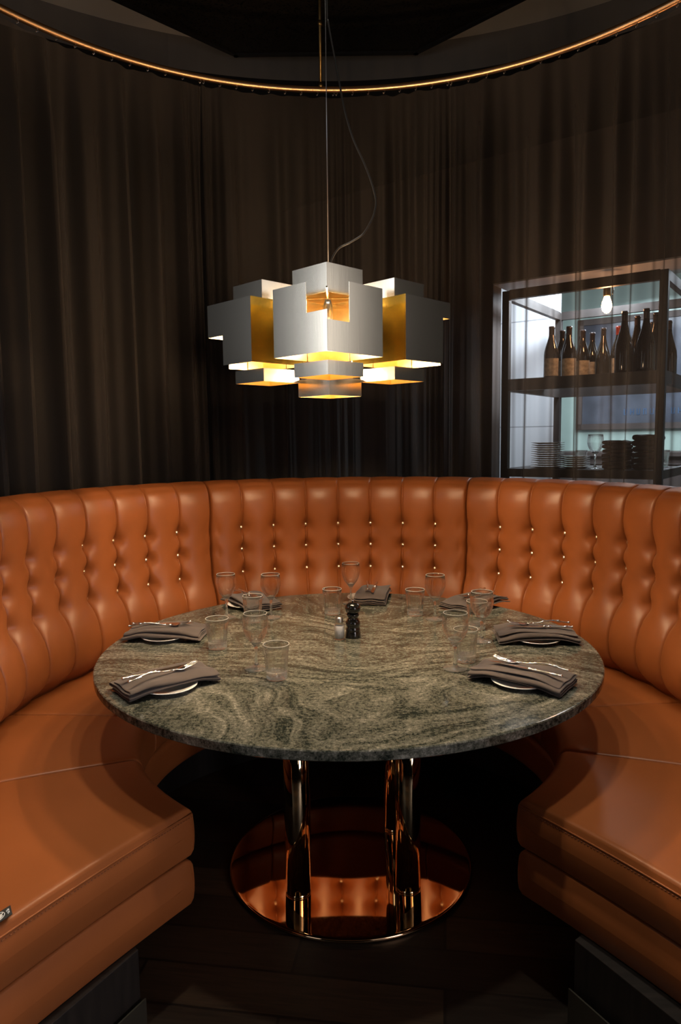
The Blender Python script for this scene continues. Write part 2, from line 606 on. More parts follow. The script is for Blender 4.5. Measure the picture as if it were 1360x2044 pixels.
# ---- curtains
def curtain(a0, a1, label, seed, gather0, gather1):
    rnd = random.Random(seed)
    nA = int((a1 - a0) * 8)
    nZ = 44
    L = (a1 - a0)
    comps = []
    for k in range(16):
        wl = rnd.choice([2.4, 3.1, 4.2, 5.5, 7.5, 10.5])
        comps.append((2 * math.pi / wl, rnd.uniform(0, 6.28), rnd.uniform(0.3, 1.0) * 0.0050 * wl ** 0.6, rnd.uniform(-0.5, 0.5)))
    v, f = [], []
    for j in range(nZ + 1):
        t = j / nZ
        z = (RZ - 0.03) * (1 - t) + 0.02 * t
        for i in range(nA + 1):
            a = a0 + L * i / nA
            top = 0.16 + 0.84 * min(1, t * 7) ** 0.8
            d = 0
            for (w, ph, am, dr) in comps:
                d += am * math.sin(w * a + ph + dr * 2.0 * t + 0.4 * math.sin(3 * t + ph))
            # tight gathers towards the edges of each drop
            e0 = math.exp(-((a - a0) / 3.0) ** 2) * gather0
            e1 = math.exp(-((a1 - a) / 3.0) ** 2) * gather1
            d += (e0 + e1) * 0.016 * math.sin(2 * math.pi * a / 0.95)
            sh = (0.18 * t) * math.sin(a * 0.9 + seed) if 0 < i < nA else 0
            r = RR + 0.004 + (0.02 if seed in (5, 12) else 0.0) * min(1, t * 3) + d * top * 1.25
            sag = 0
            if j == 0:
                sag = -0.006 * abs(math.sin(math.pi * (a - a0) / 2.9))
            v.append(pol(0, 0, r, a + sh, z + sag))
    for j in range(nZ):
        for i in range(nA):
            b = j * (nA + 1) + i
            f.append((b, b + 1, b + nA + 2, b + nA + 1))
    root = empty('curtain', label, 'curtain', (RX, RY, 0), 0, 'sheer brown curtains on the curved rail')
    MB().add(v, f, 0, True).build('fabric', M['curtain'], root)
    first = None
    n = max(2, int(round(L / 2.9)))
    for i in range(n + 1):
        a = a0 + 0.3 + (L - 0.6) * i / n
        if abs(a) > 62:
            continue
        q = pol(0, 0, RR - 0.004, a, RZ - 0.021)
        if first is None:
            first = MB().tube([(0, 0, 0.009), (0.003, 0, 0.004), (0.003, 0, -0.004), (-0.003, 0, -0.009), (-0.004, 0, -0.003)], 0.0022, 6) \
                .build('hook', M['chrome'], root)
            first.location = q
        else:
            h = first.copy()
            COL.objects.link(h)
            h.location = q
            h.parent = root
    return root


curtain(-72, -23.28, 'wide sheer brown curtain hanging at the left behind the banquette', 3, 0, 1.0)
curtain(-23.32, -0.78, 'sheer brown curtain behind the pendant lamp, left of the centre join', 5, 0.8, 0.5)
curtain(-0.82, 18.67, 'sheer brown curtain behind the pendant lamp, right of the centre join', 9, 0.6, 1.0)
curtain(18.63, 72, 'wide sheer brown curtain hanging at the right in front of the bottle shelves', 12, 0.5, 0)

# ------------------------------------------------------------------ banquette
BQ = empty('curved_banquette', 'curved tan leather banquette with button-tufted back wrapping around the table', 'banquette', (TX, TY, 0))
A_OFF, A_ST = -1.5, 7.7
PROF = [(0.10, 1.345), (0.6, 1.345), (1.10, 1.34), (1.155, 1.335), (1.190, 1.315), (1.206, 1.285), (1.214, 1.25), (1.213, 1.215),
        (1.203, 1.185), (1.182, 1.163), (1.155, 1.150), (1.12, 1.143), (1.085, 1.140), (1.055, 1.144), (1.03, 1.152), (1.0, 1.160), (0.98, 1.162),
        (0.955, 1.155), (0.93, 1.152), (0.905, 1.157), (0.88, 1.158), (0.855, 1.150), (0.83, 1.148), (0.805, 1.150), (0.78, 1.150), (0.755, 1.138),
        (0.73, 1.118), (0.70, 1.100), (0.66, 1.088), (0.62, 1.084), (0.58, 1.090), (0.545, 1.105), (0.515, 1.13), (0.49, 1.165), (0.44, 1.17), (0.12, 1.17)]


def fine(pr, step):
    out = [pr[0]]
    for a, b in zip(pr, pr[1:]):
        d = math.hypot(a[0] - b[0], a[1] - b[1])
        n = 1 if (a[0] < 1.0 and a[1] > 1.3) or b[0] < 0.45 else max(1, int(math.ceil(d / step)))
        for i in range(1, n + 1):
            out.append((a[0] + (b[0] - a[0]) * i / n, a[1] + (b[1] - a[1]) * i / n))
    return out


PF = fine(PROF, 0.011)
ROWS = (0.993, 0.89, 0.782)


CEN = [(1.30, 1.30), (1.213, 1.208), (1.195, 1.160), (1.17, 1.137), (1.12, 1.122), (1.05, 1.120), (0.95, 1.124), (0.85, 1.120), (0.77, 1.104),
       (0.70, 1.080), (0.64, 1.066), (0.58, 1.066), (0.54, 1.082), (0.515, 1.108), (0.49, 1.150), (0.44, 1.17), (0.0, 1.17)]


def cen(z):
    for (za, ra), (zb, rb) in zip(CEN, CEN[1:]):
        if z >= zb:
            t = (za - z) / (za - zb)
            return ra + (rb - ra) * t
    return 1.17


def bulge(z, rback):
    if rback:
        return 0.0
    if z > 1.19:
        return 0.006
    if z > 1.03:
        return 0.022
    if z > 0.74:
        return 0.026
    if z > 0.53:
        return 0.028 - 0.010 * (0.74 - z) / 0.21
    return max(0.0, (z - 0.49) / 0.04) * 0.018


def end_shift(r, side):
    # the cut ends of the bench are not quite radial
    return (-2.6 if side < 0 else 3.0) * max(0, (r - 0.655)) / 0.5


def backrest(a0, a1, cut=0):
    k0, k1 = int(round((a0 - A_OFF) / A_ST)), int(round((a1 - A_OFF) / A_ST))
    uu = [0, .012, .028, .05, .08, .12, .17, .23, .30, .37, .44, .5]
    uu = uu + [1 - x for x in uu[-2:0:-1]]
    gap = 0.10
    ang = set()
    for k in range(k0 - 2, k1 + 2):
        for x in uu:
            a = A_OFF + (k + x) * A_ST
            if a0 + gap + 0.02 < a < a1 - gap - 0.02:
                ang.add(round(a, 4))
    ang = [a0 + gap] + sorted(ang) + [a1 - gap]
    n = len(ang) - 1
    v, f = [], []
    for i in range(n + 1):
        a = ang[i]
        u = ((a - A_OFF) / A_ST) % 1.0
        s = abs(math.sin(math.pi * u))
        sh = s ** 0.55
        edge = min(i, n - i)
        for j, (z, r) in enumerate(PF):
            rb = (j < 4) or r > 1.30
            cz_ = (cen(z + 0.02) + 2 * cen(z) + cen(z - 0.02)) / 4 if z < 1.19 else cen(z)
            rr = r if (rb or j < 8 and r > 1.2) else r + (min(r, cz_) - r) * sh
            zz = z
            if z > 1.17:
                zz += 0.006 * sh - 0.003
            if not rb and z < 1.21:
                # dimples at the buttons and a narrow crease along the seam
                du = (u if u < 0.5 else u - 1) * A_ST
                dx = D2R(du) * 1.15
                onb = not (min(abs(a - a0), abs(a - a1)) < 1.2)
                if onb and z < 1.09:
                    for zr in ROWS:
                        q = (dx * dx) / (0.025 ** 2) + (z - zr) ** 2 / (0.022 ** 2)
                        if q < 12:
                            rr += 0.015 * math.exp(-q)
                    if 0.76 < z < 1.02:
                        for zr in (0.9415, 0.836):
                            q = (dx * dx) / (0.026 ** 2) + (z - zr) ** 2 / (0.022 ** 2)
                            if q < 12:
                                rr -= 0.004 * math.exp(-q)
                if z > 0.5:
                    cr = 0.0045 if onb else 0.012
                    rr += cr * math.exp(-(dx / 0.0035) ** 2)
            if edge == 0 and not rb:
                rr += 0.012
            # vertical noise for soft wrinkles
            rr += 0.0022 * noise.noise(Vector((a * 0.35, z * 9, r * 2)))
            ae = a
            if cut:
                ae = a + cut * 0.0
            v.append(pol(0, 0, rr, ae, zz))
    m = len(PF)
    for i in range(n):
        for j in range(m - 1):
            b = i * m + j
            f.append((b, b + m, b + m + 1, b + 1))
    mb = MB().add(v, f, 0, True)
    mb.add(v, [tuple(range(m))[::-1], tuple(n * m + j for j in range(m))][0:2], 0, False)
    o = mb.build('backrest', M['leather'], BQ)
    # seams (thin dark piping lines sunk in the creases)
    sm = MB()
    btn = None
    for k in range(k0 + 1, k1):
        a = A_OFF + k * A_ST
        if abs(a) > 112:
            continue
        for zr in ROWS:
            r = [b_[1] for b_ in sorted(PF[8:], key=lambda q_: abs(q_[0] - zr))][0] + 0.0125
            q = pol(0, 0, r - 0.003, a, zr)
            if btn is None:
                bm = MB().lathe([(0.0, -0.0035), (0.0080, -0.0030), (0.0096, -0.001), (0.0090, 0.0025), (0.0058, 0.0056), (0.0, 0.0070)], 16)
                btn = bm.build('button', M['brass_button'], o)
                b_ = btn
            else:
                b_ = btn.copy()
                COL.objects.link(b_)
                b_.parent = o
            b_.location = q
            nrm = Vector((-math.sin(D2R(a)), -math.cos(D2R(a)), 0.05))
            b_.rotation_euler = nrm.to_track_quat('Z', 'Y').to_euler()
    return o


EL, ER = -142.3, 139.4
bnds = [A_OFF + A_ST * k for k in (-12, -4, 4, 12)]
backrest(-132.0, bnds[0])
backrest(bnds[0], bnds[1])
backrest(bnds[1], bnds[2])
backrest(bnds[2], bnds[3])
backrest(bnds[3], 132.0)


def ring_part(name, a0, a1, prof, m, parent=BQ, step=1.0, e0=0, e1=0, crown=0.0, soft=0.35, smooth=True):
    """sweep a closed (r, z) profile around the axis; e0/e1 mark free ends"""
    n = max(2, int((a1 - a0) / step))
    v, f = [], []
    k = len(prof)
    zs = [z for r, z in prof]
    zm = max(zs)
    rm = sum(r for r, z in prof) / k
    zc = sum(zs) / k
    # angular stations, denser at the ends for a rounded edge
    st = [0, 0.0, soft * 0.15, soft * 0.4, soft] if True else []
    stations = [(a0, 0.009), (a0 + soft * 0.12, 0.004), (a0 + soft * 0.4, 0.001)]
    for i in range(n + 1):
        stations.append((a0 + soft + (a1 - a0 - 2 * soft) * i / n, 0))
    stations += [(a1 - soft * 0.4, 0.001), (a1 - soft * 0.12, 0.004), (a1, 0.009)]
    for (a, inset) in stations:
        t = (a - a0) / (a1 - a0)
        for (r, z) in prof:
            dr, dz = r - rm, z - zc
            L = max(abs(dr) / (0.5 * (max(p_[0] for p_ in prof) - min(p_[0] for p_ in prof))), abs(dz) / (0.5 * (zm - min(zs))))
            rr = r - (dr / max(1e-6, abs(dr))) * inset * min(1, abs(dr) * 8)
            zz = z - (dz / max(1e-6, abs(dz))) * inset * min(1, abs(dz) * 12)
            if crown and z > zm - 0.03:
                zz += crown * math.sin(math.pi * min(1, max(0, t))) ** 0.5
            sh = 0
            if e0 and t < 0.5:
                sh = e0 * (1 - 2 * t) * (rr - 0.655)
            if e1 and t >= 0.5:
                sh = e1 * (2 * t - 1) * (rr - 0.655)
            v.append(pol(0, 0, rr, a + sh, zz))
    ns = len(stations)
    for i in range(ns - 1):
        for j in range(k):
            q = (j + 1) % k
            f.append((i * k + j, i * k + q, (i + 1) * k + q, (i + 1) * k + j))
    mb = MB().add(v, f, 0, smooth)
    if not smooth:
        mb.add(v, [tuple(range(k)), tuple((ns - 1) * k + j for j in range(k))[::-1]], 0, False)
        return mb.build(name, m, parent)
    # softly domed end faces
    zmid = (zm + min(zs)) / 2
    rlo = min(r for r, z in prof)
    for (base, sg) in ((0, -1), ((ns - 1) * k, 1)):
        cv, cf = [], []
        TS = (0, 0.06, 0.14, 0.25, 0.4, 0.6, 0.8, 1.0)
        for t in TS:
            for j in range(k):
                x, y, z = v[base + j]
                rr = math.hypot(x, y)
                ang = math.degrees(math.atan2(x, y)) + sg * math.degrees(0.012 * math.sin(t * math.pi / 2) * min(1, max(0, rr - rlo) / 0.06) ** 0.5 / rr)
                cv.append(pol(0, 0, rr, ang, zmid + (z - zmid) * (1 - t)))
        for i in range(len(TS) - 1):
            for j in range(k):
                q = (j + 1) % k
                cf.append((i * k + j, i * k + q, (i + 1) * k + q, (i + 1) * k + j))
        mb.add(cv, cf, 0, True)
    return mb.build(name, m, parent)


def rnd_prof(r0, r1, z0, z1, rad_in_top=0.035, n=5):
    pr = [(r1, z0), (r1, z1 - 0.01), (r1 - 0.02, z1)]
    k = 14
    for i in range(1, k):
        r = r1 - 0.02 + (r0 + rad_in_top - (r1 - 0.02)) * i / k
        pr.append((r, z1 + 0.004 * math.sin(math.pi * i / k)))
    for i in range(n + 1):
        w = math.pi / 2 * i / n
        pr.append((r0 + rad_in_top - rad_in_top * math.sin(w), z1 - rad_in_top + rad_in_top * math.cos(w)))
    for i in range(1, 5):
        z = z1 - rad_in_top + (z0 + 0.012 - z1 + rad_in_top) * i / 5
        pr.append((r0 - 0.003 * math.sin(math.pi * i / 5), z))
    pr += [(r0 + 0.002, z0 + 0.010), (r0 + 0.012, z0)]
    pr += [(r0 + 0.012 + (r1 - r0 - 0.012) * i / 16, z0) for i in range(1, 16)]
    return pr


kL, kR = -2.6 / 0.525, 3.1 / 0.45
seat_prof = rnd_prof(0.655, 1.17, 0.348, 0.478)
segs = [(EL, -112.2, kL, 0), (-112.0, -85.1, 0, 0), (-84.9, -28, 0, 0), (-27.9, 27.9, 0, 0), (28, 83.4, 0, 0), (83.6, 110.0, 0, 0), (110.2, ER, 0, kR)]
cush = []
for (a, b, e0, e1) in segs:
    cush.append(ring_part('seat_cushion', a, b, rnd_prof(0.655, 1.34, 0.348, 0.478) if (e0 or e1) else seat_prof, M['leather'], e0=e0, e1=e1, crown=0.007, soft=0.8))
fas = rnd_prof(0.66, 1.15, 0.218, 0.342, 0.03)
for (a, b, e0, e1) in [(EL + 0.2, -112.1, kL, 0), (-112.0, -28, 0, 0), (-27.9, 110.0, 0, 0), (110.1, ER - 0.2, 0, kR)]:
    ring_part('base_cushion', a, b, rnd_prof(0.66, 1.34, 0.218, 0.342, 0.03) if (e0 or e1) else fas, M['leather'], e0=e0, e1=e1, soft=0.5)
pl = [(1.34, 0.0), (1.34, 0.217), (0.855, 0.217), (0.855, 0.0)]
ring_part('plinth', EL - 0.6, ER + 1.6, pl, M['wood_dark'], e0=kL, e1=kR, step=2, soft=0.05, smooth=False)


# kick plates on the free ends of the plinth
def kick(side):
    a = (EL - 0.6) if side < 0 else (ER + 1.6)
    k = kL if side < 0 else kR
    mb = MB()
    p0 = Vector(pol(0, 0, 0.853, a + k * (0.855 - 0.655), 0))
    p1 = Vector(pol(0, 0, 1.34, a + k * (1.34 - 0.655), 0))
    d = (p1 - p0)
    c = (p0 + p1) / 2
    nrm = Vector((-d.y, d.x, 0)).normalized()
    if nrm.y > 0:
        nrm = -nrm
    mb.box((0, 0, 0), (d.length, 0.004, 0.098), 0, Matrix.Translation(c + nrm * 0.014 + Vector((0, 0, 0.050))) @ Matrix.Rotation(math.atan2(d.y, d.x), 4, 'Z'))
    mb.build('kick_plate', M['kick'], BQ)


kick(-1)
kick(1)


# welt seams along the upper edge of the end faces and inner edges
def welt(a0, a1, name='piping'):
    pts = [pol(0, 0, 0.656, a0 + (a1 - a0) * i / 60, 0.447) for i in range(61)]
    return pts


def end_line(side, z, r0, r1, off, n=12, dzc=0.0):
    a = EL if side < 0 else ER
    k = kL if side < 0 else kR
    pts = []
    for i in range(n + 1):
        r = r0 + (r1 - r0) * i / n
        ang = a + k * (r - 0.655)
        q = Vector(pol(0, 0, r, ang, z))
        tang = Vector((math.cos(D2R(ang)), -math.sin(D2R(ang)), 0)) * (1 if side > 0 else -1)
        pts.append(q + tang * off)
    return pts


for side, cu in ((-1, cush[0]), (1, cush[-1])):
    a_in = (EL + 0.3) if side < 0 else (ER - 0.3)
    a_far = -112.5 if side < 0 else 110.5
    pts = end_line(side, 0.462, 0.667, 1.33, 0.0045, 20)
    MB().tube(pts, 0.0022, 8).build('piping', M['leather'], cu)
    st = MB()
    q = end_line(side, 0.4555, 0.667, 1.33, 0.0066, 150)
    for i in range(0, 149, 2):
        st.tube([q[i], q[i + 1]], 0.0008, 5)
    st.build('stitching', M['seam'], cu)

# woven tag on the near left cushion end
tg = MB()
A_, B_, C_, D_ = Vector((-0.663, 1.306, 0)), Vector((-0.647, 1.280, 0)), Vector((-0.682, 1.218, 0)), Vector((-0.700, 1.246, 0))
lift = 0.4895
pts4 = [Vector((p_.x - TX, p_.y - TY, lift)) for p_ in (A_, B_, C_, D_)]
v = pts4 + [p_ + Vector((0, 0, 0.0012)) for p_ in pts4]
tg.add(v, [(0, 1, 2, 3), (4, 7, 6, 5), (0, 4, 5, 1), (1, 5, 6, 2), (2, 6, 7, 3), (3, 7, 4, 0)])
to = tg.build('tag', M['tag_black'], cush[0])
to['label'] = 'small black woven tag with white emblem'
ex = (pts4[3] - pts4[0]).normalized()
ey = (pts4[1] - pts4[0]).normalized()
o0 = pts4[0] + Vector((0, 0, 0.0016))
pr = MB()


def tp(a, b):
    return o0 + ex * a + ey * b


Wt = (pts4[1] - pts4[0]).length
pr.tube([tp(0.026 + 0.0115 * math.cos(2 * math.pi * i / 28), Wt / 2 + 0.0105 * math.sin(2 * math.pi * i / 28)) for i in range(28)], 0.0007, 5, closed=True)
for (x0, y0, x1, y1) in [(0.018, .010, .024, .018), (0.024, .018, .022, .022), (0.020, .014, .031, .021), (0.022, .011, .033, .018),
                         (0.026, .008, .034, .013), (0.024, .021, .033, .010), (0.019, .018, .028, .024)]:
    pr.tube([tp(x0, y0), tp(x1, y1)], 0.0010, 5)
for (x0, y0, x1, y1) in [(0.005, .008, .005, .013), (0.005, .0155, .005, .021), (0.0075, .007, .0075, .016), (0.0075, .018, .0075, .023), (0.010, .010, .010, .014), (.0045, .0105, .009, .0105), (.0045, .0185, .009, .0185)]:
    pr.tube([tp(x0, y0), tp(x1, y1)], 0.0007, 5)
pr.build('emblem', M['tag_white'], to)

# ------------------------------------------------------------------ table
TT = 0.7363
TB = empty('round_table', 'round green-grey granite table on polished copper legs', 'table', (TX, TY, 0))
n = 128
prof = [(0.0, TT - 0.027), (0.775, TT - 0.027), (0.7795, TT - 0.0235), (0.780, TT - 0.003), (0.7775, TT - 0.0004), (0.774, TT), (0.0, TT)]
MB().lathe(prof, n, smooth=False).build('tabletop', M['granite'], TB)
RO = -0.042 + 0.084
for (sx, sy) in ((-1, -1), (1, -1), (1, 1), (-1, 1)):
    s_ = 0.1705
    x = s_ * (sx * math.cos(RO) - sy * math.sin(RO))
    y = s_ * (sx * math.sin(RO) + sy * math.cos(RO))
    MB().lathe([(0.039, 0.008), (0.039, 0.0165), (0.0382, 0.017), (0.0382, 0.0185), (0.039, 0.019), (0.039, TT - 0.0275)], 48).build('leg', M['leg_brass'], TB, loc=(x, y, 0))
MB().lathe([(0.0, 0.0), (0.392, 0.0), (0.399, 0.002), (0.4014, 0.007), (0.399, 0.0118), (0.3965, 0.0132), (0.392, 0.0133), (0.385, 0.0131), (0.25, 0.0102), (0.12, 0.0074), (0.03, 0.0055), (0.0, 0.0050)], 256).build('base_plate', M['copper'], TB)

# ------------------------------------------------------------------ tableware
def on_table(x, y, dz=0.0):
    return (x, y, TT + dz)


def make_wine_glass(label):
    t = empty('wine_glass', label, 'wine glass', group='wine glasses on the round table')
    outer = [(0.0045, 0.071), (0.010, 0.0745), (0.019, 0.084), (0.0275, 0.095), (0.034, 0.110), (0.0375, 0.124), (0.038, 0.135), (0.0368, 0.148), (0.0345, 0.165)]
    inner = [(r - 0.0010, z) for r, z in outer[::-1]][:-1] + [(0.0, 0.0755)]
    MB().lathe([(0.0, 0.0705)] + outer + inner, 40).build('bowl', M['thin_glass'], t)
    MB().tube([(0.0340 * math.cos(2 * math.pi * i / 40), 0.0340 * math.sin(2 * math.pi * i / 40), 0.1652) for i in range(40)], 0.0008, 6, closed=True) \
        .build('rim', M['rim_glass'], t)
    stem = [(0.0, 0.0018), (0.0335, 0.0006), (0.0345, 0.0012), (0.033, 0.0022), (0.018, 0.0038), (0.0085, 0.0075), (0.0065, 0.014), (0.0050, 0.020), (0.0038, 0.032),
            (0.0036, 0.048), (0.0046, 0.060), (0.0075, 0.0685), (0.013, 0.076), (0.0175, 0.0815), (0.0165, 0.0825), (0.011, 0.0785), (0.0, 0.0772)]
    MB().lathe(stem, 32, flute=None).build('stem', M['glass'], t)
    return t


def make_tumbler(label):
    t = empty('tumbler', label, 'glass', group='fluted tumblers on the round table')
    outer = [(0.0295, 0.012), (0.0305, 0.022), (0.0325, 0.045), (0.0345, 0.068), (0.0362, 0.086), (0.0368, 0.098)]
    inner = [(0.0350, 0.098), (0.0343, 0.086), (0.0320, 0.068), (0.0298, 0.045), (0.0278, 0.024), (0.0, 0.021)]
    v = MB()
    v.lathe(outer + inner, 96, flute=(14, 0.010, 0.080, 0.045))
    v.build('body', M['tumbler_glass'], t)
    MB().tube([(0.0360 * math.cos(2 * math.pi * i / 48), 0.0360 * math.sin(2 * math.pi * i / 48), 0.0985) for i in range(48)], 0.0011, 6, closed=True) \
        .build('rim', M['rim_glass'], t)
    base = [(0.0, 0.002), (0.025, 0.0012), (0.0285, 0.0006), (0.0300, 0.004), (0.0296, 0.011), (0.0302, 0.019), (0.0268, 0.0215), (0.0, 0.0185)]
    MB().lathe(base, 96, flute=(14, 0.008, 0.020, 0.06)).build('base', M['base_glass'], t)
    return t


wg = [(-0.251, 1.996, 'wine glass beside the front left napkin, its bowl overlapping a tumbler'),
      (-0.434, 2.604, 'wine glass behind the tumbler at the left middle place setting'),
      (-0.265, 2.588, 'wine glass in front of the rear left folded napkin, right of a tumbler'),
      (0.038, 2.805, 'wine glass directly behind the black pepper mill'),
      (0.343, 2.535, 'wine glass just right of the rear right tumbler'),
      (0.456, 2.246, 'wine glass near the right middle napkin, a tumbler showing through it'),
      (0.325, 1.973, 'wine glass at the front right setting, nearest the right napkin corner')]
g0 = make_wine_glass(wg[0][2])
g0.location = on_table(wg[0][0], wg[0][1])
for i, (x, y, lb) in enumerate(wg[1:]):
    dup(g0, on_table(x, y), 0.7 * i, lb)
tu = [(-0.184, 1.911, 'fluted tumbler at the front left, nearest of all the tumblers'),
      (-0.400, 2.205, 'fluted tumbler beside the left middle napkin'),
      (-0.326, 2.528, 'fluted tumbler in front of the rear left napkin'),
      (-0.036, 2.629, 'fluted tumbler just behind the salt shaker'),
      (0.276, 2.598, 'fluted tumbler standing alone to the right of the rear centre napkin'),
      (0.470, 2.398, 'fluted tumbler half hidden behind the right middle wine glass'),
      (0.367, 2.040, 'fluted tumbler right behind the front right wine glass')]
t0 = make_tumbler(tu[0][2])
t0.location = on_table(tu[0][0], tu[0][1])
for i, (x, y, lb) in enumerate(tu[1:]):
    dup(t0, on_table(x, y), 0.4 * i, lb)

# salt shaker and pepper mill
ss = empty('salt_shaker', 'ribbed glass salt shaker with metal screw cap, filled with white salt', 'salt shaker', on_table(-0.009, 2.290))
MB().lathe([(0.0, 0.001), (0.0155, 0.0), (0.0175, 0.003), (0.0175, 0.036), (0.0172, 0.047), (0.0135, 0.054), (0.0115, 0.058), (0.0115, 0.064),
            (0.0100, 0.064), (0.0100, 0.057), (0.0155, 0.047), (0.0155, 0.005), (0.0, 0.005)], 60, flute=(12, 0.003, 0.046, 0.06)).build('jar', M['tumbler_glass'], ss)
MB().lathe([(0.0, 0.0055), (0.0144, 0.0055), (0.0144, 0.044), (0.012, 0.046), (0.0, 0.0465)], 32, flute=(12, 0.0, 0.044, 0.05)).build('salt', M['salt'], ss)
MB().lathe([(0.0125, 0.0585), (0.0135, 0.0595), (0.0128, 0.0610), (0.0135, 0.0625), (0.0128, 0.0640), (0.0135, 0.0660), (0.0130, 0.0720), (0.0110, 0.0755), (0.0, 0.0765)], 32).build('cap', M['steel_satin'], ss)
pm = empty('pepper_mill', 'small turned glossy black pepper mill with a metal top knob', 'pepper mill', on_table(0.037, 2.312))
MB().lathe([(0.0, 0.0), (0.0255, 0.0), (0.0262, 0.003), (0.0255, 0.016), (0.0240, 0.022), (0.0236, 0.0245), (0.0246, 0.027), (0.0240, 0.031), (0.0215, 0.036), (0.0235, 0.041), (0.0248, 0.048),
            (0.0238, 0.055), (0.0200, 0.061), (0.0170, 0.066), (0.0170, 0.0705), (0.0205, 0.0735), (0.0215, 0.078), (0.0205, 0.082), (0.0180, 0.0835)], 40).build('body', M['black_gloss'], pm)
MB().lathe([(0.0175, 0.084), (0.0225, 0.0875), (0.0255, 0.094), (0.0262, 0.1005), (0.0250, 0.108), (0.0205, 0.1145), (0.0120, 0.1185), (0.0040, 0.1195), (0.0, 0.1195)], 40).build('head', M['black_gloss'], pm)
MB().lathe([(0.0030, 0.119), (0.0030, 0.122), (0.0052, 0.1235), (0.0056, 0.1265), (0.0042, 0.1295), (0.0, 0.1305)], 24).build('knob', M['chrome'], pm)


# local frame of a setting: +x points from the table centre out to the guest
def make_plate(label):
    t = MB().lathe([(0.0, 0.001), (0.040, 0.0), (0.043, 0.002), (0.060, 0.006), (0.0745, 0.0115), (0.076, 0.0128), (0.0752, 0.0142), (0.060, 0.0092), (0.044, 0.0052), (0.0, 0.0045)], 64) \
        .build('side_plate', M['white_china'])
    return tag(t, label, 'plate', 'small white plates under the napkins')


def make_napkin(label, seed, L=0.262, Wd=0.148, openend=1):
    rnd = random.Random(seed)
    layers = 4
    th = 0.0035
    path = []
    gap = 0.0066
    sgn = 1
    for k in range(layers):
        z = k * gap
        wk = Wd / 2 * (1 - 0.03 * k) + rnd.uniform(-0.003, 0.003)
        xs = [-wk + 2 * wk * i / 14 for i in range(15)]
        if sgn < 0:
            xs = xs[::-1]
        for x in xs:
            path.append((x, z))
        if k < layers - 1:
            e = xs[-1]
            path.append((e + (0.0035 if e > 0 else -0.0035), z + gap * 0.5))
        sgn = -sgn
    NL = 30
    v, f = [], []
    ph = rnd.uniform(0, 6)
    for i in range(NL + 1):
        u = -1 + 2 * i / NL
        for (y, z) in path:
            s_ = y / (Wd / 2)
            lay = z / gap
            skew = 0.006 * (lay - 1.5) * math.sin(seed + 1.3 * lay)
            base = 0.0175 * math.exp(-(abs(u) / 0.80) ** 5) * math.exp(-(abs(s_) / 1.25) ** 6)
            droop = 0.0
            wob = 0.0022 * math.sin(3.1 * u + ph + 1.1 * lay) * (0.3 + abs(s_)) + 0.0018 * math.sin(5 * s_ + 2 * u + seed)
            comp = 0.80 + 0.28 * abs(u) ** 2 + 0.08 * math.sin(2.2 * u + ph)
            x_ = u * (L / 2) * (1 - 0.012 * lay) + skew * 0.5
            waist = 1 - 0.07 * math.exp(-(u / 0.45) ** 2) * (1 if seed % 2 else 0.3)
            v.append((x_, y * waist + skew * s_, 0.0032 + base + z * comp + wob * (0.5 + 0.3 * lay) + 0.002))
    m = len(path)
    for i in range(NL):
        for j in range(m - 1):
            b = i * m + j
            f.append((b, b + m, b + m + 1, b + 1))
    o = MB().add(v, f, 0, True).build('napkin', M['napkin'])
    sd = o.modifiers.new('solid', 'SOLIDIFY')
    sd.thickness = th
    sd.offset = 0
    sb = o.modifiers.new('sub', 'SUBSURF')
    sb.levels = 1
    sb.render_levels = 1
    return tag(o, label, 'napkin', 'folded taupe napkins on the round table')


def make_fork(label):
    mb = MB()
    # handle: turned with small bulges, neck, then head
    hp, hr = [], []
    for i in range(41):
        t = i / 40
        x = 0.10 - 0.125 * t
        r = 0.0026 + 0.0016 * math.exp(-((t - 0.02) / 0.03) ** 2) + 0.0022 * math.exp(-((t - 0.30) / 0.05) ** 2) + 0.0010 * math.exp(-((t - 0.42) / 0.02) ** 2) \
            + 0.0014 * math.exp(-((t - 0.72) / 0.03) ** 2) - 0.0008 * t
        z = 0.0055 + 0.008 * math.sin(math.pi * t) ** 2 * (t > 0.0) - 0.0
        hp.append((x, 0, z))
        hr.append(r)
    mb.tube(hp, hr, 10, sx=1.15)
    neck = [(-0.025, 0, 0.0055), (-0.035, 0, 0.004), (-0.043, 0, 0.0035)]
    mb.tube(neck, [0.0018, 0.0024, 0.004], 8)
    o = mb.build('handle', M['steel'])
    hd = MB()
    # head: curved plate and four tines
    v, f = [], []
    N = 10
    for i in range(N + 1):
        t = i / N
        x = -0.040 - 0.028 * t
        w = 0.0035 + 0.0085 * math.sin(min(1, t * 1.25) * math.pi / 2)
        z = 0.0035 - 0.0025 * math.sin(math.pi * t) + 0.001 * t
        for s_ in (-1, -0.33, 0.33, 1):
            v.append((x, s_ * w, z + 0.0015 * s_ * s_))
        for s_ in (-1, -0.33, 0.33, 1):
            v.append((x, s_ * w, z + 0.0015 * s_ * s_ + 0.0014))
    for i in range(N):
        b = i * 8
        for k in range(3):
            f.append((b + k, b + k + 1, b + 9 + k, b + 8 + k))
            f.append((b + 4 + k, b + 12 + k, b + 13 + k, b + 5 + k))
        f.append((b, b + 8, b + 12, b + 4))
        f.append((b + 3, b + 7, b + 15, b + 11))
    hd.add(v, f, 0, True)
    for k in range(4):
        y = (-1.5 + k) * 0.0062
        pts = [(-0.066 - 0.042 * t, y * (1 - 0.1 * t), 0.0052 + 0.010 * t * t) for t in [0, .2, .4, .6, .8, 1]]
        hd.tube(pts, [0.0017, 0.0016, 0.0015, 0.0014, 0.0012, 0.0006], 6)
    e = empty('fork', label, 'fork', group='forks laid on the napkins')
    o.parent = e
    h = hd.build('tines', M['steel'], e)
    return e


